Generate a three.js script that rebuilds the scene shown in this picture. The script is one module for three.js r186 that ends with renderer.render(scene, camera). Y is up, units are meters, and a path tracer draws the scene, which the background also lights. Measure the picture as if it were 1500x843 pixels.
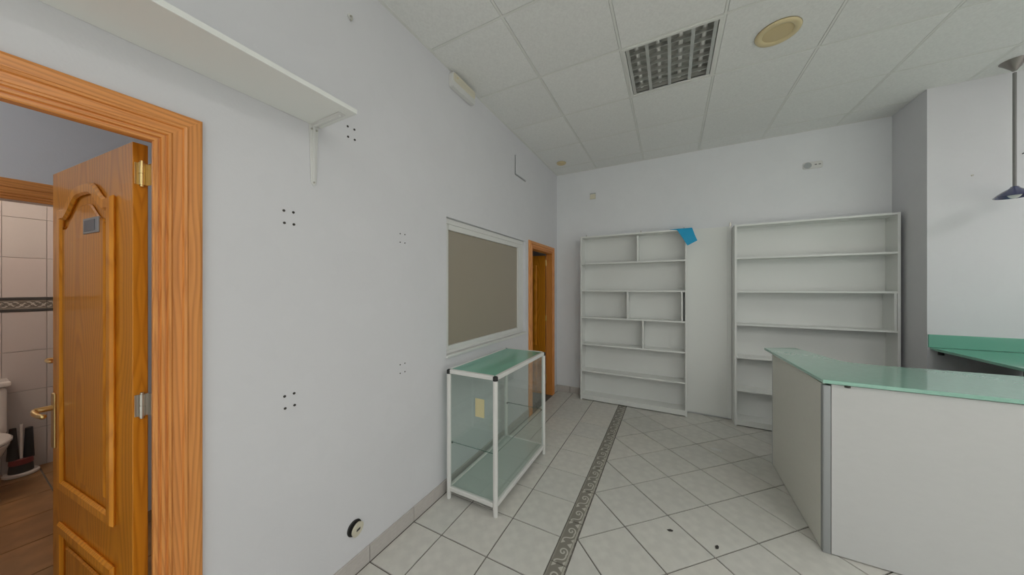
import * as THREE from 'three';
import { RoundedBoxGeometry } from 'three/addons/geometries/RoundedBoxGeometry.js';
import { mergeGeometries } from 'three/addons/utils/BufferGeometryUtils.js';
import { RectAreaLightUniformsLib } from 'three/addons/lights/RectAreaLightUniformsLib.js';

// ------------------------------------------------------------------ camera, sky, daylight, exposure
const scene = new THREE.Scene();
const camera = new THREE.PerspectiveCamera(86.88, 1500 / 843, 0.05, 60);
camera.position.set(1.4824, 1.5135, 4.2652);
camera.rotation.set(0, 0.4813, 0);
scene.add(camera);

const renderer = new THREE.WebGLRenderer();
renderer.toneMapping = THREE.LinearToneMapping;
renderer.toneMappingExposure = 0.415;
renderer.shadowMap.enabled = true;
RectAreaLightUniformsLib.init();

scene.background = new THREE.Color().setRGB(0.92, 0.97, 1.0);      // an even overcast sky
scene.backgroundIntensity = 1.0;

const ROOM = { x: 6.6, z: 8.0, y: 3.1565 };
// daylight of the glazed shopfront behind the camera and of the side windows: one light in each opening
const BAYS = [[0.35, 2.2], [2.35, 4.2], [4.35, 6.25]];
const SIDE = [[3.3, 5.2], [5.4, 7.5]];
const DAY = 0.5;
for (const [a, b] of BAYS) {
  const l = new THREE.RectAreaLight(new THREE.Color().setRGB(1, 0.985, 0.965), DAY, b - a, 2.45);
  l.name = 'shopfront_daylight'; l.position.set((a + b) / 2, 1.58, ROOM.z - 0.03); l.lookAt((a + b) / 2, 1.58, 0); scene.add(l);
}
for (const [a, b] of SIDE) {
  const l = new THREE.RectAreaLight(new THREE.Color().setRGB(1, 0.985, 0.965), DAY * 0.8, b - a, 2.45);
  l.name = 'side_window_daylight'; l.position.set(ROOM.x - 0.03, 1.58, (a + b) / 2); l.lookAt(0, 1.58, (a + b) / 2); scene.add(l);
}

const sun = new THREE.DirectionalLight(new THREE.Color().setRGB(1, 0.985, 0.97), 15);
sun.name = 'sun'; sun.position.set(9.0, 10.0, 13.0); sun.target.position.set(3.5, 0, 6.0); sun.castShadow = true; sun.shadow.radius = 4;
sun.shadow.mapSize.set(2048, 2048); Object.assign(sun.shadow.camera, { left: -8, right: 8, top: 8, bottom: -8, near: 0.5, far: 30 });
scene.add(sun, sun.target);

// the louvred light in view is off; lit unseen copies are added as fill
const FILL = [[4.7746, 1.4572], [2.9746, 3.8572], [4.7746, 3.8572], [1.1746, 6.2572], [2.9746, 6.2572], [4.7746, 6.2572]], FILL_LEVEL = 34;

// ------------------------------------------------------------------ helpers
let seed = 12345;
const rnd = () => { seed = (seed * 1664525 + 1013904223) >>> 0; return seed / 4294967296; };
const count = {};
function numbered(n) { const k = count[n] = (count[n] ?? -1) + 1; return k ? n + '_' + String(k).padStart(3, '0') : n; }
function tag(o, label, category, group, kind) {
  o.userData.label = label; o.userData.category = category;
  if (group) o.userData.group = group;
  if (kind) o.userData.kind = kind;
  return o;
}
function mesh(name, geo, mat, parent, p = [0, 0, 0], r) {
  const m = new THREE.Mesh(geo, mat);
  m.name = numbered(name); m.position.set(...p); if (r) m.rotation.set(...r);
  m.castShadow = m.receiveShadow = true; (parent || scene).add(m); return m;
}
function thing(name, p, turn, label, category, group, kind) {
  const g = new THREE.Group(); g.name = numbered(name); g.position.set(...p); g.rotation.y = turn || 0;
  scene.add(g); return tag(g, label, category, group, kind);
}
function at(g, x, y, z) { g.translate(x, y, z); return g; }
function box(w, h, d, r = 0.002) { return r ? new RoundedBoxGeometry(w, h, d, 1, Math.min(r, w / 2.1, h / 2.1, d / 2.1)) : new THREE.BoxGeometry(w, h, d); }
// a box between two corners
function span(x0, x1, y0, y1, z0, z1, r = 0.002) { return at(box(x1 - x0, y1 - y0, z1 - z0, r), (x0 + x1) / 2, (y0 + y1) / 2, (z0 + z1) / 2); }
function join(list) { return mergeGeometries(list.map((g) => { const n = g.index ? g.toNonIndexed() : g; for (const k of Object.keys(n.attributes)) if (!['position', 'normal', 'uv'].includes(k)) n.deleteAttribute(k); return n; })); }
// texture coordinates in metres from the three axes; the grain axis becomes v
function metre(geo, grain = 'y', ou = 0, ov = 0) {
  const g = geo.index ? geo.toNonIndexed() : geo, P = g.attributes.position, uv = new Float32Array(P.count * 2), G = 'xyz'.indexOf(grain);
  const a = new THREE.Vector3(), b = new THREE.Vector3(), c = new THREE.Vector3();
  for (let i = 0; i < P.count; i += 3) {
    a.fromBufferAttribute(P, i); b.fromBufferAttribute(P, i + 1); c.fromBufferAttribute(P, i + 2);
    const n = b.clone().sub(a).cross(c.clone().sub(a)), w = [Math.abs(n.x), Math.abs(n.y), Math.abs(n.z)], k = w.indexOf(Math.max(...w));
    const rest = [0, 1, 2].filter((x) => x !== k), V = rest.includes(G) ? G : rest[1], U = rest.find((x) => x !== V);
    [a, b, c].forEach((p, j) => { uv[(i + j) * 2] = p.getComponent(U) + ou; uv[(i + j) * 2 + 1] = p.getComponent(V) + ov; });
  }
  g.setAttribute('uv', new THREE.BufferAttribute(uv, 2)); return g;
}
function poly(points, holes = []) {
  const s = new THREE.Shape(points.map((p) => new THREE.Vector2(...p)));
  for (const h of holes) s.holes.push(new THREE.Path(h.map((p) => new THREE.Vector2(...p))));
  return s;
}
function ext(shape, depth, bevel = 0, curve = 6) {
  return new THREE.ExtrudeGeometry(shape, { depth: depth - bevel * 2, curveSegments: curve, bevelEnabled: bevel > 0, bevelSize: bevel, bevelThickness: bevel, bevelOffset: -bevel, bevelSegments: 1 }).translate(0, 0, bevel);
}
function cyl(r0, r1, h, n = 20) { return new THREE.CylinderGeometry(r0, r1, h, n); }
// value noise
const H = new Float32Array(65536); for (let i = 0; i < 65536; i++) H[i] = rnd();
function vn(x, y) {
  const xi = Math.floor(x), yi = Math.floor(y), fx = x - xi, fy = y - yi, u = fx * fx * (3 - 2 * fx), v = fy * fy * (3 - 2 * fy);
  const h = (a, b) => H[((a & 255) + (b & 255) * 256)];
  return (h(xi, yi) * (1 - u) + h(xi + 1, yi) * u) * (1 - v) + (h(xi, yi + 1) * (1 - u) + h(xi + 1, yi + 1) * u) * v;
}
function fbm(x, y, o = 4) { let s = 0, a = 0.5, t = 0; for (let i = 0; i < o; i++) { s += a * vn(x, y); t += a; x = x * 2.03 + 7.1; y = y * 2.03 + 3.7; a *= 0.5; } return s / t; }
const toLin = (c) => { c /= 255; return c <= 0.04045 ? c / 12.92 : ((c + 0.055) / 1.055) ** 2.4; };
const toS = (l) => 255 * (l <= 0.0031308 ? l * 12.92 : 1.055 * Math.min(1, Math.max(0, l)) ** (1 / 2.4) - 0.055);
function tex(w, h, sizeU, sizeV, f, srgb = true) {
  const d = new Uint8Array(w * h * 4);
  for (let j = 0; j < h; j++) for (let i = 0; i < w; i++) {
    const c = f((i + 0.5) / w, (j + 0.5) / h), k = (j * w + i) * 4;
    d[k] = c[0]; d[k + 1] = c[1]; d[k + 2] = c[2]; d[k + 3] = 255;
  }
  const t = new THREE.DataTexture(d, w, h); t.magFilter = THREE.LinearFilter; t.minFilter = THREE.LinearMipmapLinearFilter; t.generateMipmaps = true;
  t.wrapS = t.wrapT = THREE.MirroredRepeatWrapping; t.repeat.set(1 / sizeU, 1 / sizeV); if (srgb) t.colorSpace = THREE.SRGBColorSpace; t.needsUpdate = true; return t;
}
// a base colour from linear reflectance
function lin(r, g, b) { return new THREE.Color().setRGB(r, g, b); }
function std(c, rough, o = {}) { return new THREE.MeshStandardMaterial({ color: c, roughness: rough, ...o }); }
function phys(c, rough, o = {}) { return new THREE.MeshPhysicalMaterial({ color: c, roughness: rough, ...o }); }

// ------------------------------------------------------------------ materials
const mottle = (lo, su, sv, sc, k = 3) => tex(256, 256, su, sv, (u, v) => { const n = lo + (255 - lo) * fbm(u * sc, v * sc, k + 1); return [n, n, n]; });
const plasterTone = mottle(250, 1.6, 1.6, 7), grainBump = tex(256, 256, 0.35, 0.35, (u, v) => { const n = 255 * (0.6 * fbm(u * 60, v * 60, 2) + 0.4 * fbm(u * 14, v * 14, 2)); return [n, n, n]; }, false);
const M = {};
M.wall = std(lin(0.785, 0.785, 0.81), 0.85, { map: plasterTone, bumpMap: grainBump, bumpScale: 0.0003 });  // same paint as the back wall, darkened to offset stronger light on the left
M.wallBack = std(lin(0.87, 0.885, 0.905), 0.85, { map: plasterTone, bumpMap: grainBump, bumpScale: 0.0003 });  // same paint again, lightened to make up for dimmer light at the back
M.ceilPanel = [0.0, 0.012, -0.012].map((d) => std(lin(0.92 + d, 0.925 + d, 0.905 + d), 0.9, { map: mottle(242, 0.3, 0.3, 30, 2) }));
M.ceilBar = std(lin(0.82, 0.825, 0.79), 0.5);
M.slab = std(lin(0.5, 0.5, 0.48), 0.9);
M.tile = [[0.78, 0.77, 0.715], [0.80, 0.78, 0.72], [0.765, 0.755, 0.705], [0.79, 0.77, 0.715]].map((c) => phys(lin(...c), 0.42, { map: mottle(236, 0.5, 0.5, 12, 4), specularIntensity: 0.7 }));
M.grout = std(lin(0.20, 0.185, 0.165), 0.95);
M.baseTile = [[0.62, 0.585, 0.55], [0.64, 0.60, 0.565]].map((c) => std(lin(...c), 0.45, { map: mottle(236, 0.5, 0.5, 12, 4) }));
// pine: growth rings cut along a board
function wood(light, dark, off, rings) {
  return tex(384, 1024, 0.3, 1.6, (u, v) => {
    const x = (u - 0.5) * 0.3 + 0.03 * (fbm(u * 2 + off, v * 3, 2) - 0.5), y = 0.02 + 0.10 * fbm(v * 2.2 + off, u * 0.6 + 9, 2) + 0.05 * v;
    const d = Math.sqrt(x * x + y * y) * rings + 0.5 * fbm(u * 6, v * 5 + off, 2), f = d - Math.floor(d);
    let k = f < 0.72 ? (f / 0.72) ** 2.2 : (1 - f) / 0.28;
    k = 0.75 * k + 0.5 * (fbm(u * 70 + off, v * 6, 2) - 0.45);
    k = Math.min(1, Math.max(0, k));
    return [0, 1, 2].map((i) => toS(light[i] + (dark[i] - light[i]) * k));
  });
}
const pine = wood([0.84, 0.345, 0.085], [0.60, 0.205, 0.040], 3.3, 100);
const oak = wood([0.70, 0.27, 0.018], [0.50, 0.165, 0.008], 11.7, 70);
M.trim = phys(lin(1, 1, 1), 0.38, { map: pine, clearcoat: 0.25, clearcoatRoughness: 0.25 });
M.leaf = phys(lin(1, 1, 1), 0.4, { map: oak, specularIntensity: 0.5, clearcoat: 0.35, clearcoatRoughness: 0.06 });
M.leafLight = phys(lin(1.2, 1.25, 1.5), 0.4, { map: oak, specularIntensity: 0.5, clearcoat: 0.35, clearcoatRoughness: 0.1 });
M.brass = std(lin(0.72, 0.55, 0.25), 0.28, { metalness: 1 });
M.steel = std(lin(0.55, 0.53, 0.48), 0.35, { metalness: 1 });
M.whiteMetal = phys(lin(0.80, 0.80, 0.77), 0.35);
M.whiteFrame = std(lin(0.80, 0.80, 0.775), 0.4);
M.board = std(lin(0.87, 0.885, 0.855), 0.45);
M.boardBack = std(lin(0.84, 0.855, 0.83), 0.55);
M.counter = std(lin(0.65, 0.655, 0.645), 0.5, { map: mottle(251, 0.6, 0.6, 30, 3) });  // front darkened in colour to offset the stronger light it gets
M.counterSide = std(lin(0.84, 0.84, 0.765), 0.5, { map: mottle(251, 0.6, 0.6, 30, 3) });  // same white panel, lightened in colour because little light reaches this side
M.alu = std(lin(0.42, 0.44, 0.45), 0.4, { metalness: 0.7 });
M.greenGlass = phys(lin(0.32, 0.61, 0.49), 0.22, { clearcoat: 0.8, clearcoatRoughness: 0.06, map: mottle(244, 0.4, 0.4, 20, 2) });
M.caseTop = phys(lin(0.16, 0.52, 0.38), 0.3, { clearcoat: 0.6, clearcoatRoughness: 0.1 });
M.deepGreen = phys(lin(0.135, 0.43, 0.31), 0.18, { clearcoat: 0.8, clearcoatRoughness: 0.06 });
M.glass = phys(lin(0.965, 0.985, 0.975), 0.0, { transmission: 1, thickness: 0, ior: 1.5 });
M.glassEdge = phys(lin(0.12, 0.2, 0.17), 0.1);
M.caseFloor = phys(lin(0.52, 0.60, 0.56), 0.12, { clearcoat: 0.5, clearcoatRoughness: 0.03 });
M.black = std(lin(0.02, 0.02, 0.02), 0.5);
M.dark = std(lin(0.05, 0.045, 0.04), 0.7);
M.taupe = phys(lin(0.37, 0.32, 0.245), 0.35, { clearcoat: 0.6, clearcoatRoughness: 0.12 });
M.cream = std(lin(0.74, 0.70, 0.56), 0.45);
M.yellowed = std(lin(0.76, 0.64, 0.38), 0.45);
M.plastic = std(lin(0.76, 0.76, 0.74), 0.4);
M.blue = std(lin(0.005, 0.40, 0.72), 0.4);
M.navy = phys(lin(0.06, 0.07, 0.16), 0.2, { clearcoat: 0.6 });
M.louvre = std(lin(0.66, 0.66, 0.63), 0.38, { metalness: 0.8 });
M.tube = std(lin(0.88, 0.88, 0.86), 0.4);
M.porcelain = phys(lin(0.78, 0.72, 0.66), 0.15, { clearcoat: 0.6 });
M.wcTile = [[0.60, 0.53, 0.49], [0.62, 0.545, 0.505], [0.59, 0.535, 0.495]].map((c) => phys(lin(...c), 0.2));
M.wcFloor = [[0.42, 0.225, 0.095], [0.45, 0.24, 0.10]].map((c) => phys(lin(...c), 0.35, { map: mottle(200, 0.7, 0.7, 9, 4) }));

// ------------------------------------------------------------------ structure: left wall and the rooms behind it
const D1 = { z0: 3.935, z1: 4.715, top: 1.984 }, D2 = { z0: 0.232, z1: 0.92, top: 1.984 }, W1 = { z0: 1.09, z1: 2.483, y0: 1.005, y1: 2.045 };
const HY = ROOM.y;
{
  const rect = (z0, z1, y0, y1) => [[z0, y0], [z1, y0], [z1, y1], [z0, y1]];
  // one outline with the doorways cut from the bottom, and the window as a hole
  const e = 0.016, e1 = 0.036;
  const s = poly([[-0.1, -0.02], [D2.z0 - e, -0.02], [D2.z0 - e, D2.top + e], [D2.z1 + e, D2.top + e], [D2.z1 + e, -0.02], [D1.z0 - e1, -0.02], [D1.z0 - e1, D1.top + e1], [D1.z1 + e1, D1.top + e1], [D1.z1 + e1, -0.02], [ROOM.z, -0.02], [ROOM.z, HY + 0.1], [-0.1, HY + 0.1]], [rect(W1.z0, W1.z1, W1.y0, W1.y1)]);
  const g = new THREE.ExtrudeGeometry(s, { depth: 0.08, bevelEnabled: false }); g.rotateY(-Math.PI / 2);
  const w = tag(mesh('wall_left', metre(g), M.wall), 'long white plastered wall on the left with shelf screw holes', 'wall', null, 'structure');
  const hole = cyl(0.0055, 0.0055, 0.003, 10).rotateZ(Math.PI / 2), small = cyl(0.0038, 0.0038, 0.003, 10).rotateZ(Math.PI / 2);
  for (const [z, y, gm, tilt] of [[3.538, 1.82, hole, 0], [3.245, 2.322, hole, 0], [3.535, 1.016, hole, -0.1], [2.902, 1.82, small, 0], [2.902, 1.01, small, -0.08]])
    for (const a of [-1, 1]) for (const b of [-1, 1]) mesh('screw_hole', gm, M.dark, w, [0.0005, y + b * 0.0265 + a * tilt * 0.018 * 0.5, z + a * 0.0187 + (gm === small ? 0 : b * 0.001)]);
}
function wall(name, geo, mat, label) { return tag(mesh(name, metre(geo), mat), label, 'wall', null, 'structure'); }
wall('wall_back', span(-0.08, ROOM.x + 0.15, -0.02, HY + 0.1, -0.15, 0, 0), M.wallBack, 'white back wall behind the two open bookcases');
{
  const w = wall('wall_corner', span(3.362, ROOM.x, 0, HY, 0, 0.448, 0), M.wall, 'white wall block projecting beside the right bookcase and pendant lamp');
  mesh('nail', cyl(0.006, 0.008, 0.006, 10).rotateX(Math.PI / 2), M.steel, w, [3.597, 2.402, 0.45]);
  mesh('nail', cyl(0.004, 0.004, 0.012, 8).rotateX(Math.PI / 2), M.dark, w, [3.838, 2.525, 0.453]);
}
// the glazed front and right side of the shop, behind the camera
function glazedWall(name, bays, along, L, plane, label) {
  const y0 = 0.35, y1 = 2.81;
  const s = poly([[-0.08, -0.02], [L + 0.15, -0.02], [L + 0.15, HY + 0.1], [-0.08, HY + 0.1]], bays.map(([a, b]) => [[a, y0], [b, y0], [b, y1], [a, y1]]));
  const g = new THREE.ExtrudeGeometry(s, { depth: 0.15, bevelEnabled: false }); if (along === 'z') { g.rotateY(-Math.PI / 2); g.translate(plane + 0.15, 0, 0); } else g.translate(0, 0, plane);
  wall(name, g, M.wall, label);
  bays.forEach(([a, b], i) => {
    const w = new THREE.Group(); w.name = 'window_' + (along === 'x' ? 2 + i : 5 + i); scene.add(w);
    tag(w, 'aluminium framed shop window pane letting in daylight behind the viewer', 'window', 'shop windows behind the viewer', 'structure');
    const S = (a0, a1, b0, b1, c0, c1) => (along === 'x' ? span(a0, a1, b0, b1, plane + c0, plane + c1, 0) : span(plane + c0, plane + c1, b0, b1, a0, a1, 0));
    for (const q of [[a, a + 0.05, y0, y1], [b - 0.05, b, y0, y1], [a + 0.05, b - 0.05, y0, y0 + 0.05], [a + 0.05, b - 0.05, y1 - 0.05, y1]]) mesh('window_frame', S(...q, 0.04, 0.1), M.whiteFrame, w);
    mesh('pane', S(a + 0.05, b - 0.05, y0 + 0.05, y1 - 0.05, 0.068, 0.072), M.glass, w);
  });
}
glazedWall('wall_front', BAYS, 'x', ROOM.x, ROOM.z, 'glazed shop front wall behind the viewer');
glazedWall('wall_right', SIDE, 'z', ROOM.z, ROOM.x, 'glazed side wall of the shop right of the viewer');
tag(mesh('ground', new THREE.BoxGeometry(60, 0.1, 60).translate(3, -0.25, 3), std(lin(0.4, 0.39, 0.37), 0.9)), 'grey pavement outside the shop windows', 'pavement', null, 'structure');

// rooms behind the left wall: lobby with the toilet beyond, and a closed store room at the far end
{
  const X = -3.4;
  wall('wall_outer', span(X - 0.1, X, -0.02, 2.7, -0.35, 5.6, 0), M.wall, 'outer white wall behind the toilet tiles');
  wall('wall_store_back', span(X, -0.08, -0.02, 2.7, -0.35, -0.25, 0), M.wall, 'end wall of the dark room beyond the far door');
  wall('wall_store_side', span(X, -0.08, -0.02, 2.7, 2.6, 2.7, 0), M.wall, 'partition wall of the dark room behind the internal window');
  wall('wall_lobby_side', span(X, -0.08, -0.02, 2.7, 3.3, 3.38, 0), M.wall, 'white side wall of the toilet lobby');
  wall('wall_lobby_end', span(X, -0.08, -0.02, 2.7, 5.2, 5.3, 0), M.wall, 'white end wall of the toilet lobby');
  const s = poly([[3.3, -0.02], [3.79, -0.02], [3.79, 1.985], [4.47, 1.985], [4.47, -0.02], [5.3, -0.02], [5.3, 2.7], [3.3, 2.7]]);
  const g = new THREE.ExtrudeGeometry(s, { depth: 0.08, bevelEnabled: false }); g.rotateY(-Math.PI / 2); g.translate(-1.65, 0, 0);
  wall('wall_toilet_partition', g, M.wall, 'white partition wall with the inner toilet doorway');
  tag(mesh('ceiling_toilet', span(X, -0.08, 2.6, 2.7, -0.35, 5.6, 0), M.wall), 'low white ceiling over the toilet and lobby', 'ceiling', null, 'structure');
}

// ------------------------------------------------------------------ floor: straight tiles, patterned border strip, diagonal tiles
const fl = tag(mesh('floor', span(-3.4, ROOM.x + 0.15, -0.2, -0.006, -0.35, ROOM.z + 0.15, 0), M.grout), 'pale ceramic tiled floor with a patterned border strip', 'floor', null, 'structure');
{
  const J = 0.004, T = 0.012, flat = (g) => g.rotateX(Math.PI / 2);     // shape (x, z) extruded downwards
  const variants = new Map();
  function put(points, name, mat, parent = fl) {                           // polygon (x, z) shrunk by the joint
    const c = points.reduce((s, p) => [s[0] + p[0] / points.length, s[1] + p[1] / points.length], [0, 0]);
    const q = inset(points.map((p) => [p[0] - c[0], p[1] - c[1]]), J);
    const key = q.map((p) => p.map((v) => v.toFixed(4)).join()).join(';');
    if (!variants.has(key)) variants.set(key, flat(ext(poly(q), T, 0.0012)));
    return mesh(name, variants.get(key), mat, parent, [c[0], 0.0, c[1]]);
  }
  const tileMat = () => M.tile[Math.floor(rnd() * 4)];
  const xs = [0.012, 0.2407, 0.5646, 0.8887], P0 = 3.1421, PT = 0.3239;
  for (let i = -5; i < 10; i++) for (let k = 0; k < 3; k++) {
    const z1 = P0 - PT * i, z0 = Math.max(0.005, z1 - PT); if (z1 < 0.05) continue;
    put([[xs[k], z0], [xs[k + 1], z0], [xs[k + 1], z1], [xs[k], z1]], 'tile', tileMat());
  }
  // the border strip: one scroll-patterned tile after another
  const cv = document.createElement('canvas'); cv.width = 112; cv.height = 384;
  const q = cv.getContext('2d');
  q.fillStyle = '#a5a195'; q.fillRect(0, 0, 112, 384);
  q.fillStyle = '#bdb9ae'; q.fillRect(0, 0, 8, 384); q.fillRect(96, 0, 8, 384);
  q.fillStyle = '#98948a'; q.fillRect(104, 0, 8, 384); q.fillRect(8, 0, 8, 384);
  q.fillStyle = '#8e8a80'; q.fillRect(16, 0, 78, 384);
  for (let k = 0; k < 2; k++) {
    q.save(); q.translate(56, 96 + 192 * k); q.strokeStyle = '#cfccc2'; q.fillStyle = '#cfccc2'; q.lineWidth = 10; q.lineCap = 'round';
    q.beginPath(); for (let t = 0; t <= 40; t++) { const a = -0.6 + t / 40 * 7.6, r = 31 - 26 * t / 40; q[t ? 'lineTo' : 'moveTo'](r * 1.0 * Math.cos(a), r * 1.15 * Math.sin(a)); } q.stroke();
    q.lineWidth = 9; q.beginPath(); q.moveTo(26, -18); q.quadraticCurveTo(34, -60, -4, -66); q.quadraticCurveTo(-34, -72, -34, -96); q.stroke();
    q.beginPath(); q.moveTo(36, 44); q.lineTo(36, 92); q.lineTo(6, 66); q.fill();
    q.beginPath(); q.moveTo(-38, 60); q.lineTo(-38, 100); q.lineTo(-12, 84); q.fill();
    q.beginPath(); q.moveTo(38, -96); q.lineTo(38, -62); q.lineTo(20, -82); q.fill();
    q.restore();
  }
  const st = new THREE.CanvasTexture(cv); st.colorSpace = THREE.SRGBColorSpace; st.wrapS = st.wrapT = THREE.RepeatWrapping; st.repeat.set(1 / 0.0965, 1 / 0.33); st.offset.set(0.5, 0.5);
  const stripMat = std(lin(0.95, 0.95, 0.95), 0.45, { map: st });
  for (let z = 0.03; z < 4.6; z += 0.33) put([[0.8887, z], [0.9852, z], [0.9852, z + 0.33], [0.8887, z + 0.33]], 'border_tile', stripMat);
  // diagonal field, clipped at the strip and at the back wall
  const hx = 0.2395, hz = 0.2325;
  for (let i = -1; i < 12; i++) for (let j = -1; j < 21; j++) {
    if ((i + j) & 1) continue;
    const x = 0.9852 + hx * (i + 1), z = 1.067 + hz * (j - 4);
    let p = [[x - hx, z], [x, z - hz], [x + hx, z], [x, z + hz]];
    p = clip(p, 0, 0.9852, 1); p = clip(p, 1, 0.005, 1); p = clip(p, 0, 3.36, -1); p = clip(p, 1, 4.75, -1);
    if (p.length < 3 || (x > 2.75 && z < 1.4) || Math.abs(area(p)) < 0.0015) continue;
    put(p, 'tile', tileMat());
  }
  // beyond what the photograph shows the floor goes on as a plain slab of the same ceramic
  mesh('floor_extension', join([span(0, 3.36, -0.012, 0, 4.77, ROOM.z, 0), span(3.37, ROOM.x, -0.012, 0, 0, ROOM.z, 0)]), M.tile[0], fl);
  // toilet and lobby
  for (let i = 0; i < 9; i++) for (let k = 0; k < 4; k++) put([[-3.4 + i * 0.38, 3.38 + k * 0.46], [-3.02 + i * 0.38, 3.38 + k * 0.46], [-3.02 + i * 0.38, 3.84 + k * 0.46], [-3.4 + i * 0.38, 3.84 + k * 0.46]].map(([a, b]) => [Math.min(a, -0.005), b]), 'tile', M.wcFloor[(i + k) % 2]);
  // a pale scuff on the tiles
  mesh('scuff_mark', flat(ext(poly([[-0.05, -0.01], [-0.01, -0.03], [0.02, -0.012], [0.06, -0.02], [0.03, 0.004], [0.05, 0.03], [0.0, 0.018], [-0.03, 0.024]]), 0.0008)), M.plastic, fl, [1.86, 0.0008, 0.87]);
}
function inset(p, d) {
  let a = area(p) > 0 ? 1 : -1; const n = p.length, out = [];
  for (let i = 0; i < n; i++) {
    const A = p[(i + n - 1) % n], B = p[i], C = p[(i + 1) % n];
    const u = norm([B[0] - A[0], B[1] - A[1]]), v = norm([C[0] - B[0], C[1] - B[1]]), n1 = [-u[1] * a, u[0] * a], n2 = [-v[1] * a, v[0] * a];
    const m = norm([n1[0] + n2[0], n1[1] + n2[1]]), k = d / Math.max(0.35, m[0] * n1[0] + m[1] * n1[1]);
    out.push([B[0] + m[0] * k, B[1] + m[1] * k]);
  }
  return out;
}
function norm(v) { const l = Math.hypot(...v) || 1; return [v[0] / l, v[1] / l]; }
function area(p) { let s = 0; for (let i = 0; i < p.length; i++) { const a = p[i], b = p[(i + 1) % p.length]; s += a[0] * b[1] - b[0] * a[1]; } return s / 2; }
function clip(p, ax, v, side) {
  const o = [], ins = (q) => (q[ax] - v) * side >= -1e-9;
  for (let i = 0; i < p.length; i++) {
    const a = p[i], b = p[(i + 1) % p.length];
    if (ins(a)) o.push(a);
    if (ins(a) !== ins(b)) { const t = (v - a[ax]) / (b[ax] - a[ax]); o.push([a[0] + t * (b[0] - a[0]), a[1] + t * (b[1] - a[1])]); }
  }
  return o.filter((q, i) => { const r = o[(i + 1) % o.length]; return Math.hypot(q[0] - r[0], q[1] - r[1]) > 1e-4; });
}

// ------------------------------------------------------------------ ceiling: slab, panels and the bars between them
{
  const c = tag(mesh('ceiling', span(-0.08, ROOM.x + 0.15, HY + 0.10, HY + 0.2, -0.15, ROOM.z + 0.15, 0), M.slab), 'suspended ceiling of square white panels', 'ceiling', null, 'structure');
  const X = [0, 0.5746], Z = [0, 0.2572]; while (X[X.length - 1] < 5.2) X.push(X[X.length - 1] + 0.6); while (Z[Z.length - 1] < 5.0) Z.push(Z[Z.length - 1] + 0.6);
  const shapes = {};
  for (let i = 0; i + 1 < X.length; i++) for (let j = 0; j + 1 < Z.length; j++) {
    if ((i === 2 && j === 3) || FILL.some(([x, z]) => Math.abs(x - X[i]) < 0.01 && Math.abs(z - Z[j]) < 0.01)) continue;                                      // louvred lights fill these fields
    const x1 = X[i + 1]; let z0 = Z[j]; if (X[i] > 3.3 && Z[j + 1] < 0.45) continue;
    const w = x1 - X[i] - 0.0175, d = Z[j + 1] - z0 - 0.0175, k = w.toFixed(3) + d.toFixed(3);
    shapes[k] ??= metre(box(w, 0.015, d, 0.003), 'z');
    mesh('panel', shapes[k], M.ceilPanel[Math.floor(rnd() * 3)], c, [(X[i] + x1) / 2, HY + 0.0085 + (rnd() - 0.5) * 0.002, (z0 + Z[j + 1]) / 2]);
  }
  for (const x of X.slice(1)) mesh('grid_bar', span(x - 0.0075, x + 0.0075, HY + 0.001, HY + 0.03, 0, Z[Z.length - 1], 0.001), M.ceilBar, c);
  const bar = span(0, X[X.length - 1], 0.001, 0.03, -0.0075, 0.0075, 0.001);
  for (const z of Z.slice(1)) mesh('grid_bar', bar, M.ceilBar, c, [0, HY - 0.0006, z]);
  mesh('edge_angle', join([span(0, 0.02, HY - 0.001, HY + 0.03, 0, Z[Z.length - 1], 0.001), span(0.02, 3.362, HY - 0.001, HY + 0.03, 0, 0.02, 0.001)]), M.ceilBar, c);
  mesh('ceiling_extension', join([span(X[X.length - 1], ROOM.x, HY, HY + 0.02, 0, ROOM.z, 0), span(0, X[X.length - 1], HY, HY + 0.02, Z[Z.length - 1], 6.2572, 0), span(0, X[X.length - 1], HY, HY + 0.02, 6.8572, ROOM.z, 0), span(0, 1.1746, HY, HY + 0.02, 6.2572, 6.8572, 0), span(1.7746, 2.9746, HY, HY + 0.02, 6.2572, 6.8572, 0), span(3.5746, 4.7746, HY, HY + 0.02, 6.2572, 6.8572, 0)]), M.ceilPanel[0], c);
}

// ------------------------------------------------------------------ baseboards of tile pieces
{
  function run(name, label, list) {
    const g = new THREE.Group(); g.name = name; scene.add(g); tag(g, label, 'baseboard', null, 'structure');
    for (const [x0, x1, z0, z1] of list) mesh('tile', span(x0, x1, 0, 0.09, z0, z1, 0.002), M.baseTile[Math.floor(rnd() * 2)], g);
  }
  const l = []; for (let i = -3; i < 8; i++) { const z1 = 3.1421 - 0.3239 * i; const a = Math.max(1.012, z1 - 0.3239 + 0.0015), b = Math.min(3.815, z1 - 0.0015); if (b > a) l.push([0, 0.012, a, b]); }
  l.push([0, 0.012, 0.014, 0.139]);
  run('baseboard_left', 'pale tile skirting along the foot of the left wall', l);
  run('baseboard_back', 'short pale tile skirting left of the bookcase', [[0, 0.20, 0, 0.012], [0.203, 0.394, 0, 0.012]]);
}

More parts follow.
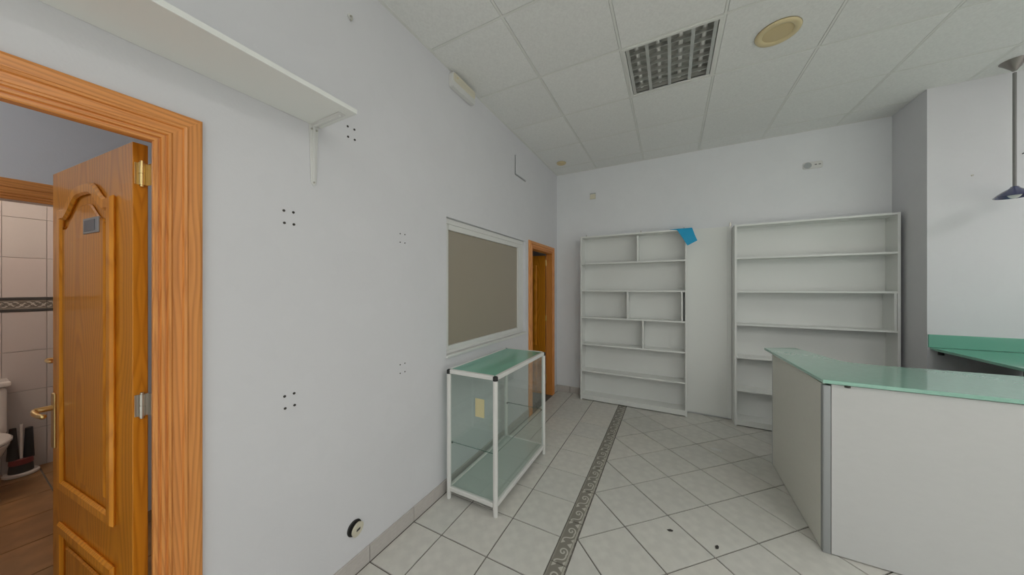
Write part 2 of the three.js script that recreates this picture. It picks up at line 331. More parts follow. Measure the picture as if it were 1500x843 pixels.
// ------------------------------------------------------------------ doors: lining, stepped trim, panelled leaf
function trimRun(z0, z1, top, prof, x = 0) {                               // -> [leg, head, leg] geometries
  const C = (p) => [[z0 - p, 0], [z0 - p, top + p], [z1 + p, top + p], [z1 + p, 0]], out = [];
  for (let k = 0; k < 3; k++) {
    const pos = [];
    for (let i = 0; i + 1 < prof.length; i++) {
      const [p, d] = prof[i], [p2, d2] = prof[i + 1], a = C(p)[k], b = C(p)[k + 1], e = C(p2)[k], f = C(p2)[k + 1];
      const A = [x + d, a[1], a[0]], B = [x + d, b[1], b[0]], E = [x + d2, e[1], e[0]], F = [x + d2, f[1], f[0]];
      pos.push(...A, ...B, ...F, ...A, ...F, ...E);
    }
    const g = new THREE.BufferGeometry(); g.setAttribute('position', new THREE.Float32BufferAttribute(pos, 3)); g.computeVertexNormals();
    out.push(metre(g, k === 1 ? 'z' : 'y', 0.05 + k * 0.31, k * 0.4));
  }
  return out;
}
const PROFILE = [[0, 0], [0, 0.012], [0.003, 0.0155], [0.010, 0.0155], [0.012, 0.011], [0.015, 0.011], [0.018, 0.0175], [0.025, 0.0175], [0.027, 0.013], [0.030, 0.013], [0.033, 0.0195], [0.039, 0.0195], [0.044, 0.013], [0.066, 0.013], [0.069, 0.020], [0.076, 0.021], [0.080, 0.017], [0.108, 0.017], [0.115, 0.0145], [0.118, 0.008], [0.118, 0]];
// leaf in its own frame: hinge edge at x = 0, leaf along +x, face towards +z
function archPanel(s0, s1, y0, y1, rise) {
  const p = [[s0, y0], [s1, y0], [s1, y1]]; const w = s1 - s0;
  if (rise) for (let i = 0; i <= 24; i++) { const t = i / 24, u = 1 - t, k = t < 0.5 ? t * 2 : u * 2, e = k < 0.26 ? 0 : Math.sin((k - 0.26) / 0.74 * Math.PI / 2) ** 0.9; const y = y1 + rise * (e * e * (3 - 2 * e)) - (k > 0.12 && k < 0.30 ? 0.006 * Math.sin((k - 0.12) / 0.18 * Math.PI) : 0); if (i && i < 24) p.push([s1 - w * t, y]); }
  p.push([s0, y1]); return p;
}
function makeLeaf(parent, W, Ht, withSign) {
  const leaf = mesh('leaf', metre(span(0, W, 0.008, Ht, -0.035, 0, 0.002), 'y', 0.02, 0.1), M.leaf, parent);
  const s0 = 0.125, s1 = W - 0.108;
  for (const [y0, y1, rise] of [[0.69, 1.832, 0.072], [0.12, 0.553, 0]]) {
    const o = archPanel(s0, s1, y0, y1, rise), i1 = inset(o, 0.042), i2 = inset(o, 0.078);
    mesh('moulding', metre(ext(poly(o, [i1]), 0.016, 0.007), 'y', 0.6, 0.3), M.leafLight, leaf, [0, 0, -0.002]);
    mesh('raised_panel', metre(ext(poly(i2), 0.009, 0.005), 'y', 0.31, 0.6), M.leaf, leaf, [0, 0, -0.001]);
  }
  // lever handle on a long plate
  const h = mesh('handle', join([span(W - 0.052, W - 0.018, 0.84, 1.07, 0, 0.009, 0.004)]), M.brass, leaf);
  mesh('lever', join([at(cyl(0.011, 0.011, 0.045, 16).rotateX(Math.PI / 2), W - 0.035, 1.01, 0.027),
    new THREE.TubeGeometry(new THREE.CatmullRomCurve3([[W - 0.035, 1.01, 0.05], [W - 0.065, 1.008, 0.055], [W - 0.105, 1.005, 0.055], [W - 0.14, 1.005, 0.05]].map((p) => new THREE.Vector3(...p))), 16, 0.0085, 10),
    at(new THREE.SphereGeometry(0.0095, 12, 8), W - 0.14, 1.005, 0.05)]), M.brass, leaf);
  if (withSign) {
    const s = mesh('sign', span(0.235, 0.375, 1.712, 1.768, 0.008, 0.012, 0.001), std(lin(0.34, 0.35, 0.36), 0.4, { metalness: 0.3 }), leaf);
    mesh('sign_insert', span(0.262, 0.36, 1.72, 1.76, 0.012, 0.0135, 0.0005), std(lin(0.17, 0.175, 0.19), 0.5), s);
    s.userData.label = 'small grey door sign';
  }
  return leaf;
}
function doorSet(name, D, prof, label, R = 0) {                               // R: how far the lining is set back behind the trim
  const g = new THREE.Group(); g.name = name; scene.add(g); tag(g, label, 'door', null, 'structure');
  const [a, h, b] = trimRun(D.z0, D.z1, D.top, prof);
  mesh('jamb_trim', a, M.trim, g); mesh('head_trim', h, M.trim, g); mesh('jamb_trim', b, M.trim, g);
  mesh('door_lining', metre(join([span(-0.080, 0.004, 0, D.top, D.z0 - R - 0.014, D.z0 - R, 0.001), span(-0.080, 0.004, 0, D.top, D.z1 + R, D.z1 + R + 0.014, 0.001), span(-0.080, 0.004, D.top + R, D.top + R + 0.014, D.z0 - R - 0.014, D.z1 + R + 0.014, 0.001)]), 'y', 0.4, 0.2), M.trim, g);
  return g;
}
function hinge(leaf, y, mat) {                                             // at the hinge edge of a leaf, on its back
  mesh('hinge', join([at(cyl(0.0075, 0.0075, 0.036, 14), -0.009, y + 0.019, -0.018), at(cyl(0.0075, 0.0075, 0.036, 14), -0.009, y - 0.019, -0.018), at(cyl(0.005, 0.005, 0.086, 12), -0.009, y, -0.018),
    span(-0.0025, 0.0005, y - 0.036, y + 0.036, -0.032, -0.004, 0.0006), span(-0.03, -0.009, y - 0.036, y + 0.036, -0.034, -0.0315, 0.0006), span(-0.009, -0.0065, y - 0.036, y + 0.036, -0.034, -0.018, 0.0006)]), mat, leaf);
}
{
  // the leaf swings into the lobby: local +x runs along world (-x), face towards the viewer (+z)
  const g = doorSet('door_1', D1, PROFILE, 'open varnished pine door with arched panel leading to the toilet', 0.02);
  const l = makeLeaf(g, 0.762, 1.995, true);
  // mirrored use: local x -> world -x, so turn by pi and flip the face
  l.position.set(-0.088, 0, 3.957); l.rotation.y = Math.PI + 0.0872; l.scale.set(1, 1, -1);
  hinge(l, 1.893, M.brass); hinge(l, 1.12, M.steel); hinge(l, 0.25, M.steel);
  const g2 = doorSet('door_2', D2, PROFILE.map(([p, d]) => [p * 0.77, d]), 'far varnished wooden door standing ajar beside the internal window');
  const l2 = makeLeaf(g2, 0.66, 1.965, false);
  l2.position.set(-0.088, 0, 0.25); l2.rotation.y = Math.PI + 0.05; l2.scale.set(1, 1, -1);
  hinge(l2, 1.86, M.brass); hinge(l2, 1.08, M.brass); hinge(l2, 0.25, M.brass);
  // inner toilet doorway: trim on the lobby side, leaf folded back behind the first one
  const g3 = new THREE.Group(); g3.name = 'door_3'; scene.add(g3); tag(g3, 'inner toilet doorway with wooden head trim seen past the open door', 'door', null, 'structure');
  const [a, h, b] = trimRun(3.79, 4.47, 1.985, PROFILE.map(([p, d]) => [p * 0.95, d * 0.8]), -1.65);
  mesh('jamb_trim', a, M.trim, g3); mesh('head_trim', h, M.trim, g3); mesh('jamb_trim', b, M.trim, g3);
  const l3 = makeLeaf(g3, 0.66, 1.965, false); l3.position.set(-1.74, 0, 3.815); l3.rotation.y = Math.PI + 0.04; l3.scale.set(1, 1, -1);
}

// ------------------------------------------------------------------ internal window
{
  const g = new THREE.Group(); g.name = 'window_1'; scene.add(g); tag(g, 'white framed internal window with brownish pane above the display case', 'window', null, 'structure');
  const x0 = -0.075, x1 = -0.03, z0 = W1.z0, z1 = W1.z1;
  for (const q of [[z0, z0 + 0.125, 1.005, 2.045], [z1 - 0.06, z1, 1.005, 2.045]]) mesh('window_frame', span(x0, x1, q[2], q[3], q[0], q[1], 0.003), M.whiteFrame, g);
  mesh('window_frame', span(x0, x1, 1.005, 1.066, z0 + 0.125, z1 - 0.06, 0.003), M.whiteFrame, g);
  mesh('window_frame', span(x0, x1, 1.958, 2.045, z0 + 0.125, z1 - 0.06, 0.003), M.whiteFrame, g);
  const q = mesh('sash_bead', join([span(-0.034, -0.022, 2.0, 2.04, z0 + 0.02, z1, 0.002), span(-0.034, -0.022, 1.008, 1.03, z0 + 0.02, z1, 0.002)]), M.whiteFrame, g);
  mesh('pane', span(-0.056, -0.050, 1.06, 1.965, z0 + 0.12, z1 - 0.055, 0), M.taupe, g);
  mesh('window_sill', span(-0.03, 0.014, 0.985, 1.006, z0 - 0.005, z1 + 0.005, 0.003), M.whiteFrame, g);
}

// ------------------------------------------------------------------ toilet beyond the open door
{
  const X = -3.28, g = new THREE.Group(); g.name = 'wall_toilet'; scene.add(g); tag(g, 'pinkish tiled toilet wall with a dark edged border', 'wall', null, 'structure');
  mesh('wall_bed', span(-3.4, X - 0.008, 0, 2.6, 3.38, 5.2, 0), std(lin(0.45, 0.40, 0.36), 0.9), g);
  const t = span(-0.008, 0, 0.0015, 0.3285, 0.001, 0.199, 0.0015), rows = [[-0.006, 1], [0.324, 1], [0.654, 1], [0.984, 1], [1.43, 1], [1.76, 1], [2.09, 1], [2.3, 0.9]];
  for (const [y] of rows) for (let k = 0; k < 9; k++) mesh('tile', t, M.wcTile[(k * 7 + Math.round(y * 10)) % 3], g, [X, y, 3.40 + k * 0.2]);
  const cv = document.createElement('canvas'); cv.width = 256; cv.height = 96; const q = cv.getContext('2d');
  q.fillStyle = '#8d8478'; q.fillRect(0, 0, 256, 96);
  for (let k = 0; k < 5; k++) { q.strokeStyle = k % 2 ? '#c9c2b6' : '#6d655b'; q.lineWidth = 9; q.beginPath(); for (let x = -4; x <= 260; x += 4) q[x < 0 ? 'moveTo' : 'lineTo'](x, 48 + 26 * Math.sin(x / 256 * Math.PI * 4 + k * 1.25)); q.stroke(); }
  const bt = new THREE.CanvasTexture(cv); bt.colorSpace = THREE.SRGBColorSpace; bt.wrapS = bt.wrapT = THREE.RepeatWrapping;
  const bm = std(lin(0.9, 0.9, 0.9), 0.3, { map: bt });
  for (let k = 0; k < 9; k++) {
    const p = new THREE.BoxGeometry(0.01, 0.074, 0.198); mesh('border_tile', p, bm, g, [X - 0.004, 1.372, 3.50 + k * 0.2]);
  }
  mesh('border_rail', span(X - 0.008, X + 0.006, 1.409, 1.431, 3.4, 5.2, 0.003), M.dark, g);
  mesh('border_rail', span(X - 0.008, X + 0.006, 1.313, 1.334, 3.4, 5.2, 0.003), M.dark, g);
  // toilet
  const w = thing('toilet', [X + 0.005, 0, 4.17], 0, 'white porcelain toilet against the tiled wall, mostly cut off', 'toilet');
  mesh('cistern', span(0, 0.19, 0.36, 0.74, -0.185, 0.185, 0.03), M.porcelain, w);
  mesh('cistern_lid', span(-0.0, 0.205, 0.74, 0.785, -0.2, 0.2, 0.015), M.porcelain, w);
  mesh('bowl', new THREE.LatheGeometry([[0.0, 0], [0.115, 0], [0.12, 0.02], [0.095, 0.12], [0.10, 0.2], [0.155, 0.3], [0.18, 0.37], [0.18, 0.385], [0.14, 0.385], [0.10, 0.26], [0.0, 0.2]].map((p) => new THREE.Vector2(...p)), 28).scale(1.25, 1, 1).translate(0.42, 0, 0), M.porcelain, w);
  const seat = poly(Array.from({ length: 32 }, (_, i) => [0.235 * Math.cos(i / 32 * 6.2832), 0.19 * Math.sin(i / 32 * 6.2832)]));
  mesh('seat_lid', ext(seat, 0.03, 0.008).rotateX(-Math.PI / 2).translate(0.42, 0.388, 0), M.porcelain, w);
  // brush set
  const b = thing('toilet_brush_set', [-3.17, 0, 3.925], 0, 'dark upright brushes with red band on a white oval base on the toilet floor', 'toilet brush');
  const oval = poly(Array.from({ length: 28 }, (_, i) => [0.075 * Math.cos(i / 28 * 6.2832), 0.085 * Math.sin(i / 28 * 6.2832)]));
  mesh('base', ext(oval, 0.03, 0.008).rotateX(-Math.PI / 2), M.porcelain, b);
  mesh('holder', at(cyl(0.05, 0.058, 0.10, 20), 0, 0.08, 0), M.dark, b);
  mesh('red_band', at(cyl(0.0545, 0.0565, 0.04, 20), 0, 0.115, 0), std(lin(0.22, 0.05, 0.045), 0.5), b);
  mesh('bottle', at(cyl(0.016, 0.028, 0.25, 16), 0.0, 0.26, 0.036), M.dark, b);
  mesh('bottle', at(cyl(0.018, 0.026, 0.24, 16), 0.0, 0.25, -0.034), M.black, b);
  mesh('handle', at(cyl(0.008, 0.008, 0.28, 12), 0.01, 0.27, 0), M.porcelain, b);
}
function globeLamp(x, z, c, cd, label) {
  const l = thing('ceiling_lamp', [x, 2.6, z], 0, label, 'lamp');
  mesh('base', at(cyl(0.06, 0.07, 0.03, 24), 0, -0.015, 0), M.plastic, l);
  mesh('globe', at(new THREE.SphereGeometry(0.085, 24, 16), 0, -0.10, 0), std(lin(0.9, 0.88, 0.82), 0.4, { emissive: c, emissiveIntensity: 1.2 }), l);
  const p = new THREE.PointLight(c, cd, 0, 2); p.position.set(0, -0.10, 0); p.castShadow = true; p.shadow.radius = 4; l.add(p);
}
globeLamp(-2.45, 4.45, lin(1, 0.85, 0.71), 3.4, 'white globe lamp on the toilet ceiling');
globeLamp(-0.95, 4.75, lin(0.96, 1.0, 1), 1.05, 'added unseen white globe lamp on the lobby ceiling');  // no lamp is known here; added to lighten the dark lobby

// ------------------------------------------------------------------ bookcases and what hangs on them
function bookcase(name, x0, x1, cells, label) {
  const W = x1 - x0, D = 0.185, T = 0.02, t = thing(name, [x0, 0, 0.004], 0, label, 'bookcase');
  mesh('side_panel', span(0, T, 0, 2.2, 0, D, 0.0015), M.board, t); mesh('side_panel', span(W - T, W, 0, 2.2, 0, D, 0.0015), M.board, t);
  mesh('top_board', span(T, W - T, 2.18, 2.2, 0.006, D - 0.001, 0.0015), M.board, t);
  mesh('back_panel', span(T, W - T, 0.02, 2.18, 0.0, 0.006, 0), M.boardBack, t);
  const Y = [0.075, 0.402, 0.760, 1.118, 1.478, 1.842, 2.18];
  const sh = span(T, W - T, -0.019, 0, 0.006, D - 0.0015, 0.0015);
  for (const y of Y.slice(0, 6)) mesh('shelf', sh, M.board, t, [0, y, 0]);
  mesh('plinth', span(T, W - T, 0.012, 0.056, D - 0.026, D - 0.008, 0.001), M.board, t);
  for (const [r, x, d = 0.16] of cells) mesh('divider', span(x - x0 - 0.009, x - x0 + 0.009, Y[r], Y[r + 1] - 0.019, 0.006, d, 0.001), M.board, t);
  return t;
}
const bcA = bookcase('bookcase', 0.398, 1.652, [[5, 1.117, 0.18], [3, 1.0, 0.18], [3, 1.60, 0.18], [2, 1.178, 0.18]], 'left white open bookcase with offset dividers and a blue card on top');
const bcB = bookcase('bookcase', 2.103, 3.334, [[3, 3.303, 0.18]], 'right white open bookcase without mid dividers, half behind the reception counter');
{
  const br = join([span(-0.006, 0.006, 0, 0.03, 0, 0.002, 0.0005), span(-0.006, 0.006, 0, 0.002, 0, 0.02, 0.0005)]);
  for (const x of [0.062, 0.75, 1.225]) mesh('fixing_bracket', br, M.steel, bcA, [x, 2.2, 0.10]);
  mesh('fixing_bracket', join([span(-0.009, 0.009, 0, 0.06, 0, 0.003, 0.0005)]), M.steel, bcB, [-0.012, 2.2, 0.0]);
  const p = thing('wall_panel', [1.655, 0, 0], 0, 'plain white board filling the gap between the two bookcases', 'panel');
  mesh('board', span(0, 0.445, 0.014, 2.215, 0, 0.018, 0.002), M.board, p);
  mesh('cover_strip', span(0.405, 0.445, 0.014, 2.215, 0.018, 0.024, 0.001), M.board, p);
  // blue card bent over the front edge of the bookcase top
  const card = (pts, y) => pts;
  const P = [[1.475, 2.2055, 0.05], [1.70, 2.2055, 0.05], [1.475, 2.2055, 0.189], [1.702, 2.2055, 0.192], [1.548, 2.192, 0.199], [1.706, 2.190, 0.200], [1.60, 2.10, 0.207], [1.727, 2.12, 0.208], [1.655, 2.0, 0.212], [1.752, 2.052, 0.214]];
  const pos = [], f = (a, b, c) => pos.push(...a, ...b, ...c), th = 0.003;
  const back = P.map(([x, y, z], i) => (i < 4 ? [x, y - th, z] : [x, y - 0.001, z - th]));
  for (let i = 0; i + 3 < P.length; i += 2) { f(P[i], P[i + 2], P[i + 1]); f(P[i + 1], P[i + 2], P[i + 3]); f(back[i], back[i + 1], back[i + 2]); f(back[i + 1], back[i + 3], back[i + 2]); for (const s of [0, 1]) { const A = P[i + s], B = P[i + 2 + s], C = back[i + s], E = back[i + 2 + s]; if (s) { f(A, B, E); f(A, E, C); } else { f(A, E, B); f(A, C, E); } } }
  const n = P.length; f(P[n - 2], back[n - 2], P[n - 1]); f(P[n - 1], back[n - 2], back[n - 1]); f(P[0], P[1], back[0]); f(P[1], back[1], back[0]);
  const g = new THREE.BufferGeometry(); g.setAttribute('position', new THREE.Float32BufferAttribute(pos, 3)); g.computeVertexNormals();
  tag(mesh('card', g, M.blue), 'bright blue card bent over the top corner of the left bookcase', 'card');
}

// ------------------------------------------------------------------ glass display case
{
  const x0 = 0.052, x1 = 0.472, z0 = 1.663, z1 = 2.552, W = x1 - x0, L = z1 - z0, r = 0.0165;
  const t = thing('display_case', [x0, 0, z0], 0, 'low glass display case with white frame and green top by the left wall', 'display case');
  const post = cyl(r, r, 0.895, 18);
  for (const x of [r, W - r]) for (const z of [r, L - r]) { mesh('post', at(post.clone(), x, 0.4475, z), M.whiteMetal, t); mesh('corner_cap', join([at(cyl(r * 1.04, r * 1.04, 0.022, 18), x, 0.906, z), at(new THREE.SphereGeometry(r * 1.04, 16, 8, 0, 6.2832, 0, 1.5708).scale(1, 0.6, 1), x, 0.917, z)]), M.black, t); }
  for (const [a, b, n] of [[0.898, 0.928, 'top_rail'], [0.058, 0.088, 'bottom_rail']]) {
    for (const x of [r, W - r]) mesh(n, span(x - 0.0135, x + 0.0135, a, b, 2 * r - 0.003, L - 2 * r + 0.003, 0.005), M.whiteMetal, t);
    for (const z of [r, L - r]) mesh(n, span(2 * r - 0.003, W - 2 * r + 0.003, a, b, z - 0.0135, z + 0.0135, 0.005), M.whiteMetal, t);
  }
  mesh('top_panel', span(0.022, W - 0.022, 0.918, 0.9255, 0.022, L - 0.022, 0.001), M.caseTop, t);
  mesh('base_panel', span(0.026, W - 0.026, 0.076, 0.084, 0.026, L - 0.026, 0), M.caseFloor, t);
  for (const x of [r, W - r]) mesh('glass_pane', span(x - 0.002, x + 0.002, 0.09, 0.897, 2 * r, L - 2 * r, 0), M.glass, t);
  for (const z of [r, L - r]) mesh('glass_pane', span(2 * r, W - 2 * r, 0.09, 0.897, z - 0.002, z + 0.002, 0), M.glass, t);
  const s = mesh('glass_shelf', span(0.024, W - 0.024, 0.402, 0.407, 0.024, L - 0.024, 0), M.glass, t);
  mesh('shelf_edge', join([span(0.024, W - 0.024, 0.402, 0.407, L - 0.0245, L - 0.0225, 0), span(0.024, W - 0.024, 0.402, 0.407, 0.0225, 0.0245, 0), span(W - 0.0245, W - 0.0225, 0.402, 0.407, 0.024, L - 0.024, 0)]), M.glassEdge, s);
  for (const [x, z] of [[0.034, L - 0.03], [W - 0.034, L - 0.03], [0.034, 0.03], [W - 0.034, 0.03]]) mesh('shelf_clip', at(box(0.012, 0.012, 0.012), x, 0.398, z), M.black, t);
  const k = tag(mesh('price_label', span(x0 + 0.245, x0 + 0.318, 0.632, 0.757, z1 - r + 0.002, z1 - r + 0.0035, 0.0004), std(lin(0.66, 0.60, 0.34), 0.6)), 'pale yellow paper label stuck on the end glass of the display case', 'label');
}

// ------------------------------------------------------------------ reception counter and its glass tops
{
  const c = thing('reception_counter', [2.252, 0, 1.9], 0, 'white panelled reception counter with grey corner post', 'counter');
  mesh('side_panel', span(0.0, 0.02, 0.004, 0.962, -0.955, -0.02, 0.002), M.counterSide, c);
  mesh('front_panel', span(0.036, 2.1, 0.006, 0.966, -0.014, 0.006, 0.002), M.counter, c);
  mesh('corner_post', join([span(0.0, 0.036, 0, 0.957, -0.024, 0.004, 0.004), span(0.004, 0.012, 0.02, 0.957, 0.003, 0.006, 0.001)]), M.alu, c);
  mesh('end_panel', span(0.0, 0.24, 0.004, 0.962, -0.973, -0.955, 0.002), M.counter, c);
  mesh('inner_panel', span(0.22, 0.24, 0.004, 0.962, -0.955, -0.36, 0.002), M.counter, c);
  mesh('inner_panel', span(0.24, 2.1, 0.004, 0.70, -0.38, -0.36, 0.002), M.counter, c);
  for (const [x, z] of [[0.10, -0.012], [1.1, -0.012], [0.1, -0.9], [0.9, -0.3], [1.9, -0.012], [1.6, -0.3]]) mesh('standoff', at(cyl(0.012, 0.012, 0.014, 16), x, 0.9645, z + 0.022), M.dark, c);
  const L = [[2.200, 0.925], [2.435, 0.80], [2.50, 1.06], [2.555, 1.27], [2.60, 1.31], [2.70, 1.325], [3.36, 1.295], [4.36, 1.295], [4.36, 1.915], [2.245, 1.930]];
  const g = ext(poly(L.map(([x, z]) => [x, -z])), 0.02, 0.0025).rotateX(-Math.PI / 2).translate(0, 0.972, 0);
  tag(mesh('glass_countertop', metre(g, 'z'), M.greenGlass), 'pale green glass top of the white reception counter, L-shaped', 'countertop');
  const w = thing('glass_worktop', [3.375, 1.0, 0.452], 0, 'darker green glass worktop against the white wall behind the reception counter', 'worktop');
  mesh('top', ext(poly([[0, 0], [0.01, -0.835], [0.98, -0.835], [0.98, 0]]), 0.02, 0.0025).rotateX(-Math.PI / 2), M.deepGreen, w);
  mesh('standoff', at(cyl(0.016, 0.016, 0.03, 16), 0.035, -0.016, 0.05), M.black, w);
  mesh('support_panel', span(0.45, 0.47, -0.998, -0.002, 0.02, 0.83, 0.002), M.dark, w);
  tag(mesh('glass_splashback', span(3.366, 4.35, 1.021, 1.127, 0.4485, 0.458, 0.002), M.deepGreen), 'upright green glass strip on the white wall above the worktop', 'splashback');
}

// ------------------------------------------------------------------ wall shelf, small fittings
{
  const s = thing('wall_shelf', [0, 2.272, 3.40], 0, 'long white shelf high on the left wall above the toilet door', 'shelf');
  mesh('plank', span(0.001, 0.267, 0, 0.02, 0, 2.2, 0.002), M.board, s);
  for (const z of [0.036, 1.9]) {
    const b = mesh('bracket', join([ext(poly([[-0.021, 0], [0.021, 0], [0.018, -0.06], [0.012, -0.27], [0, -0.285], [-0.012, -0.27], [-0.018, -0.06]]), 0.006, 0.001).rotateY(Math.PI / 2).translate(0.001, 0, z),
      span(0.004, 0.012, -0.265, -0.004, z - 0.006, z + 0.006, 0.002), span(0.004, 0.215, -0.004, -0.0005, z - 0.016, z + 0.016, 0.001), span(0.01, 0.20, -0.010, -0.003, z - 0.004, z + 0.004, 0.001)]), M.plastic, s);
    for (const [y, d] of [[-0.022, -0.011], [-0.022, 0.011], [-0.268, 0]]) mesh('screw', at(cyl(0.0042, 0.0042, 0.004, 10).rotateZ(Math.PI / 2), 0.009, y, z + d), M.steel, b);
  }
  // hook
  const h = thing('wall_hook', [0, 2.923, 3.254], 0, 'tiny pale hook high on the left wall above the long shelf', 'hook');
  mesh('plate', at(cyl(0.013, 0.014, 0.006, 16).rotateZ(Math.PI / 2), 0.003, 0, 0), M.plastic, h);
  mesh('hook', new THREE.TubeGeometry(new THREE.CatmullRomCurve3([[0.004, 0.004, 0], [0.016, 0, 0], [0.02, -0.014, 0], [0.012, -0.024, 0], [0.008, -0.016, 0]].map((p) => new THREE.Vector3(...p))), 14, 0.0035, 8), M.steel, h);
  // emergency light
  const e = thing('emergency_light', [0, 3.025, 2.31], 0, 'flat rounded emergency light on the left wall just below the ceiling', 'light fitting');
  const rr = (w, hh, r) => { const q = new THREE.Shape(); q.moveTo(-w + r, -hh); q.lineTo(w - r, -hh); q.quadraticCurveTo(w, -hh, w, -hh + r); q.lineTo(w, hh - r); q.quadraticCurveTo(w, hh, w - r, hh); q.lineTo(-w + r, hh); q.quadraticCurveTo(-w, hh, -w, hh - r); q.lineTo(-w, -hh + r); q.quadraticCurveTo(-w, -hh, -w + r, -hh); return q; };
  mesh('body', ext(rr(0.148, 0.056, 0.03), 0.04, 0.004).rotateY(Math.PI / 2).translate(0, 0.058, 0), M.plastic, e);
  mesh('lens', ext(rr(0.138, 0.030, 0.02), 0.012, 0.004).rotateY(Math.PI / 2).translate(0.036, 0.078, 0), M.cream, e);
  mesh('indicator', at(new THREE.SphereGeometry(0.006, 10, 8), 0.048, 0.08, 0.10), M.yellowed, e);
  // cover plate
  const v = thing('cover_plate', [0, 2.832, 1.235], 0, 'white rectangular cover plate on the left wall above the internal window', 'cover plate');
  mesh('shadow_line', span(0, 0.008, -0.106, 0.106, -0.131, 0.131, 0.003), M.alu, v);  // grey rim models the shadow line left of and below the cover
  mesh('cover', span(0.008, 0.022, -0.1, 0.108, -0.13, 0.124, 0.004), M.wall, v);
  // low socket hanging out of its box
  const j = thing('loose_socket', [0, 0.243, 3.228], 0, 'loose cream round socket over a black wall box near the floor', 'socket');
  mesh('wall_box', join([new THREE.TorusGeometry(0.036, 0.005, 10, 28).rotateY(Math.PI / 2).translate(0.002, 0, 0), cyl(0.036, 0.036, 0.004, 28).rotateZ(Math.PI / 2).translate(0.002, 0, 0)]), M.black, j);
  const f = mesh('socket_face', at(cyl(0.034, 0.036, 0.012, 28).rotateZ(Math.PI / 2), 0, 0, 0), M.cream, j, [0.013, -0.009, -0.010], [0, 0.18, -0.12]);
  mesh('slot', join([span(0.005, 0.0075, -0.006, 0.006, -0.012, 0.012, 0.001)]), M.dark, f);
  // sockets on the back wall
  const o = thing('double_socket', [2.796, 2.79, 0], 0, 'wide white double socket high on the back wall above the right bookcase', 'socket');
  mesh('plate', ext(rr(0.078, 0.036, 0.022), 0.012, 0.003), M.plastic, o);
  mesh('rim', new THREE.TorusGeometry(0.028, 0.0035, 8, 28).translate(-0.042, 0, 0.012), M.alu, o);
  mesh('well', cyl(0.024, 0.024, 0.002, 24).rotateX(Math.PI / 2).translate(-0.042, 0, 0.012), M.alu, o);
  mesh('switch_slot', span(0.012, 0.030, -0.002, 0.006, 0.0115, 0.0135, 0.001), M.dark, o); mesh('switch_slot', span(0.042, 0.060, -0.002, 0.006, 0.0115, 0.0135, 0.001), M.dark, o);
  const p = thing('cover_plate', [0.523, 2.782, 0], 0, 'small square blank plate high on the back wall above the left bookcase', 'cover plate');
  mesh('plate', span(-0.038, 0.038, -0.04, 0.03, 0, 0.012, 0.003), M.cream, p);
  mesh('edge', span(-0.038, 0.038, 0.03, 0.042, 0, 0.008, 0.001), M.alu, p);
  // crumbs on the floor
  const leaf = (n, x, z, r, label) => tag(mesh(n, ext(poly([[-0.016, 0], [-0.004, -0.010], [0.014, -0.006], [0.02, 0.004], [0.004, 0.010]]), 0.004, 0.001).rotateX(-Math.PI / 2), M.dark, null, [x, 0.0006, z], [0, r, 0]), label, 'debris');
  leaf('debris_flake', 1.477, 2.136, 0.2, 'small dark flake on the floor tiles nearer the patterned strip'); leaf('debris_flake', 1.72, 2.149, 1.1, 'small dark flake on the floor tiles nearer the counter');
}

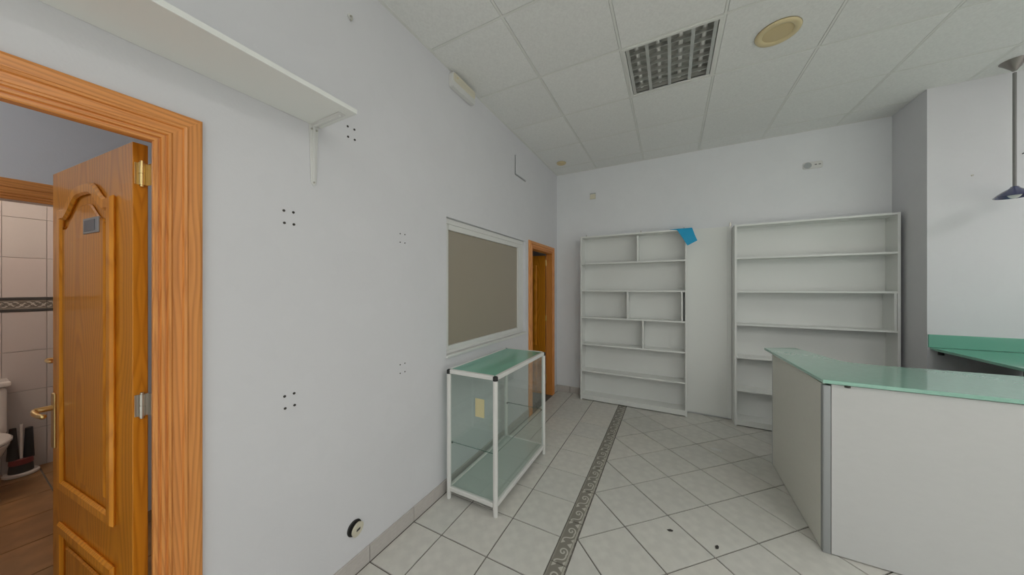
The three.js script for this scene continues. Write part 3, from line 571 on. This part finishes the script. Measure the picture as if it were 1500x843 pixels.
// ------------------------------------------------------------------ ceiling fittings
{
  const fillTube = std(lin(0.9, 0.9, 0.88), 0.4, { emissive: lin(1, 0.97, 0.92), emissiveIntensity: 3 }), housing = std(lin(0.50, 0.50, 0.47), 0.45), S = 0.6;
  function louvred(X0, Z0, on, label, group) {
  const l = thing('ceiling_light', [X0, HY, Z0], 0, label, 'ceiling light', group);
  mesh('frame', join([span(0.006, S - 0.006, -0.004, 0.02, 0.006, 0.026, 0.002), span(0.006, S - 0.006, -0.004, 0.02, S - 0.026, S - 0.006, 0.002), span(0.006, 0.026, -0.004, 0.02, 0.026, S - 0.026, 0.002), span(S - 0.026, S - 0.006, -0.004, 0.02, 0.026, S - 0.026, 0.002)]), M.whiteMetal, l);
  mesh('housing', join([span(0.02, S - 0.02, 0.090, 0.096, 0.02, S - 0.02, 0), span(0.02, 0.026, 0.01, 0.09, 0.02, S - 0.02, 0), span(S - 0.026, S - 0.02, 0.01, 0.09, 0.02, S - 0.02, 0), span(0.026, S - 0.026, 0.01, 0.09, 0.02, 0.026, 0), span(0.026, S - 0.026, 0.01, 0.09, S - 0.026, S - 0.02, 0)]), housing, l);
  const pitch = (S - 0.052) / 4;
  for (let k = 0; k < 4; k++) mesh('tube', at(cyl(0.014, 0.014, S - 0.07, 14).rotateX(Math.PI / 2), 0.026 + pitch * (k + 0.5), 0.052, S / 2), on ? fillTube : M.tube, l);
  const para = poly([[-0.003, 0.040], [0.003, 0.040], [0.005, 0.022], [0.011, 0.002], [-0.011, 0.002], [-0.005, 0.022]]);
  for (let k = 0; k < 5; k++) { const e = k === 0 ? 0.5 : k === 4 ? -0.5 : 0; mesh('louvre', ext(para, S - 0.053).translate(0.026 + pitch * k + e * 0.03, 0, 0.0265), M.louvre, l); }
  const n = 7; for (let k = 1; k < n; k++) for (let c = 0; c < 4; c++) mesh('blade', span(0.026 + pitch * c + 0.008, 0.026 + pitch * (c + 1) - 0.008, 0.006, 0.030, 0.026 + (S - 0.052) / n * k - 0.0022, 0.026 + (S - 0.052) / n * k + 0.0022, 0), M.louvre, l);
  if (on) { const a = new THREE.RectAreaLight(lin(1, 0.985, 0.965), FILL_LEVEL, 0.55, 0.55); a.name = 'fill_light'; a.position.set(S / 2, -0.008, S / 2); a.rotation.x = -Math.PI / 2; l.add(a); }
  }
  louvred(1.1746, 1.4572, false, 'square recessed ceiling light with metal louvre grid, switched off');
  const WHERE = ['over the right end of the reception counter', 'just right of the viewer', 'by the side shop window', 'near the shop front left corner', 'near the middle of the shop front', 'near the shop front right corner'];
  FILL.forEach(([x, z], i) => louvred(x, z, true, 'added unseen lit square louvred ceiling light ' + WHERE[i], 'added fill lights outside the view'));
  function disc(x, z, R, label) {
    const d = thing('downlight', [x, HY - 0.001, z], 0, label, 'downlight');
    mesh('ring', new THREE.LatheGeometry([[R * 0.66, -0.004], [R * 0.72, -0.012], [R * 0.86, -0.013], [R * 0.97, -0.008], [R, 0.0], [R * 0.66, 0.0]].map((p) => new THREE.Vector2(...p)), 40), M.yellowed, d);
    mesh('diffuser', new THREE.LatheGeometry([[0.0001, -0.009], [R * 0.4, -0.0085], [R * 0.67, -0.004]].map((p) => new THREE.Vector2(...p)), 40), std(lin(0.68, 0.55, 0.30), 0.35, { side: THREE.DoubleSide }), d);
  }
  disc(2.092, 1.743, 0.118, 'large yellowed round downlight in the ceiling beside the louvred light');
  disc(0.205, 0.414, 0.062, 'small yellowed round downlight in the far left ceiling corner');
  // pendant
  const c = thing('pendant_lamp', [3.69, HY - 0.001, 0.63], 0, 'pendant lamp with small navy shade on a thin rod by the white wall', 'lamp');
  mesh('canopy', new THREE.LatheGeometry([[0.0001, -0.072], [0.010, -0.072], [0.018, -0.058], [0.044, -0.024], [0.061, -0.005], [0.064, 0.0]].map((p) => new THREE.Vector2(...p)), 32), std(lin(0.30, 0.275, 0.26), 0.35, { metalness: 0.5, side: THREE.DoubleSide }), c);
  mesh('rod', at(cyl(0.0085, 0.0085, 0.84, 12), 0, -0.505, 0), std(lin(0.24, 0.235, 0.23), 0.45), c);
  const sy = -0.92;
  mesh('shade', new THREE.LatheGeometry([[0.0001, 0.012], [0.016, 0.01], [0.024, -0.004], [0.048, -0.020], [0.070, -0.040], [0.088, -0.062], [0.0865, -0.064], [0.068, -0.043], [0.046, -0.024], [0.02, -0.01], [0.0001, -0.01]].map((p) => new THREE.Vector2(p[0], p[1] + sy)), 36), M.navy, c);
  mesh('bulb', at(new THREE.SphereGeometry(0.03, 20, 14), 0, sy - 0.045, 0), M.tube, c);
}

renderer.render(scene, camera);
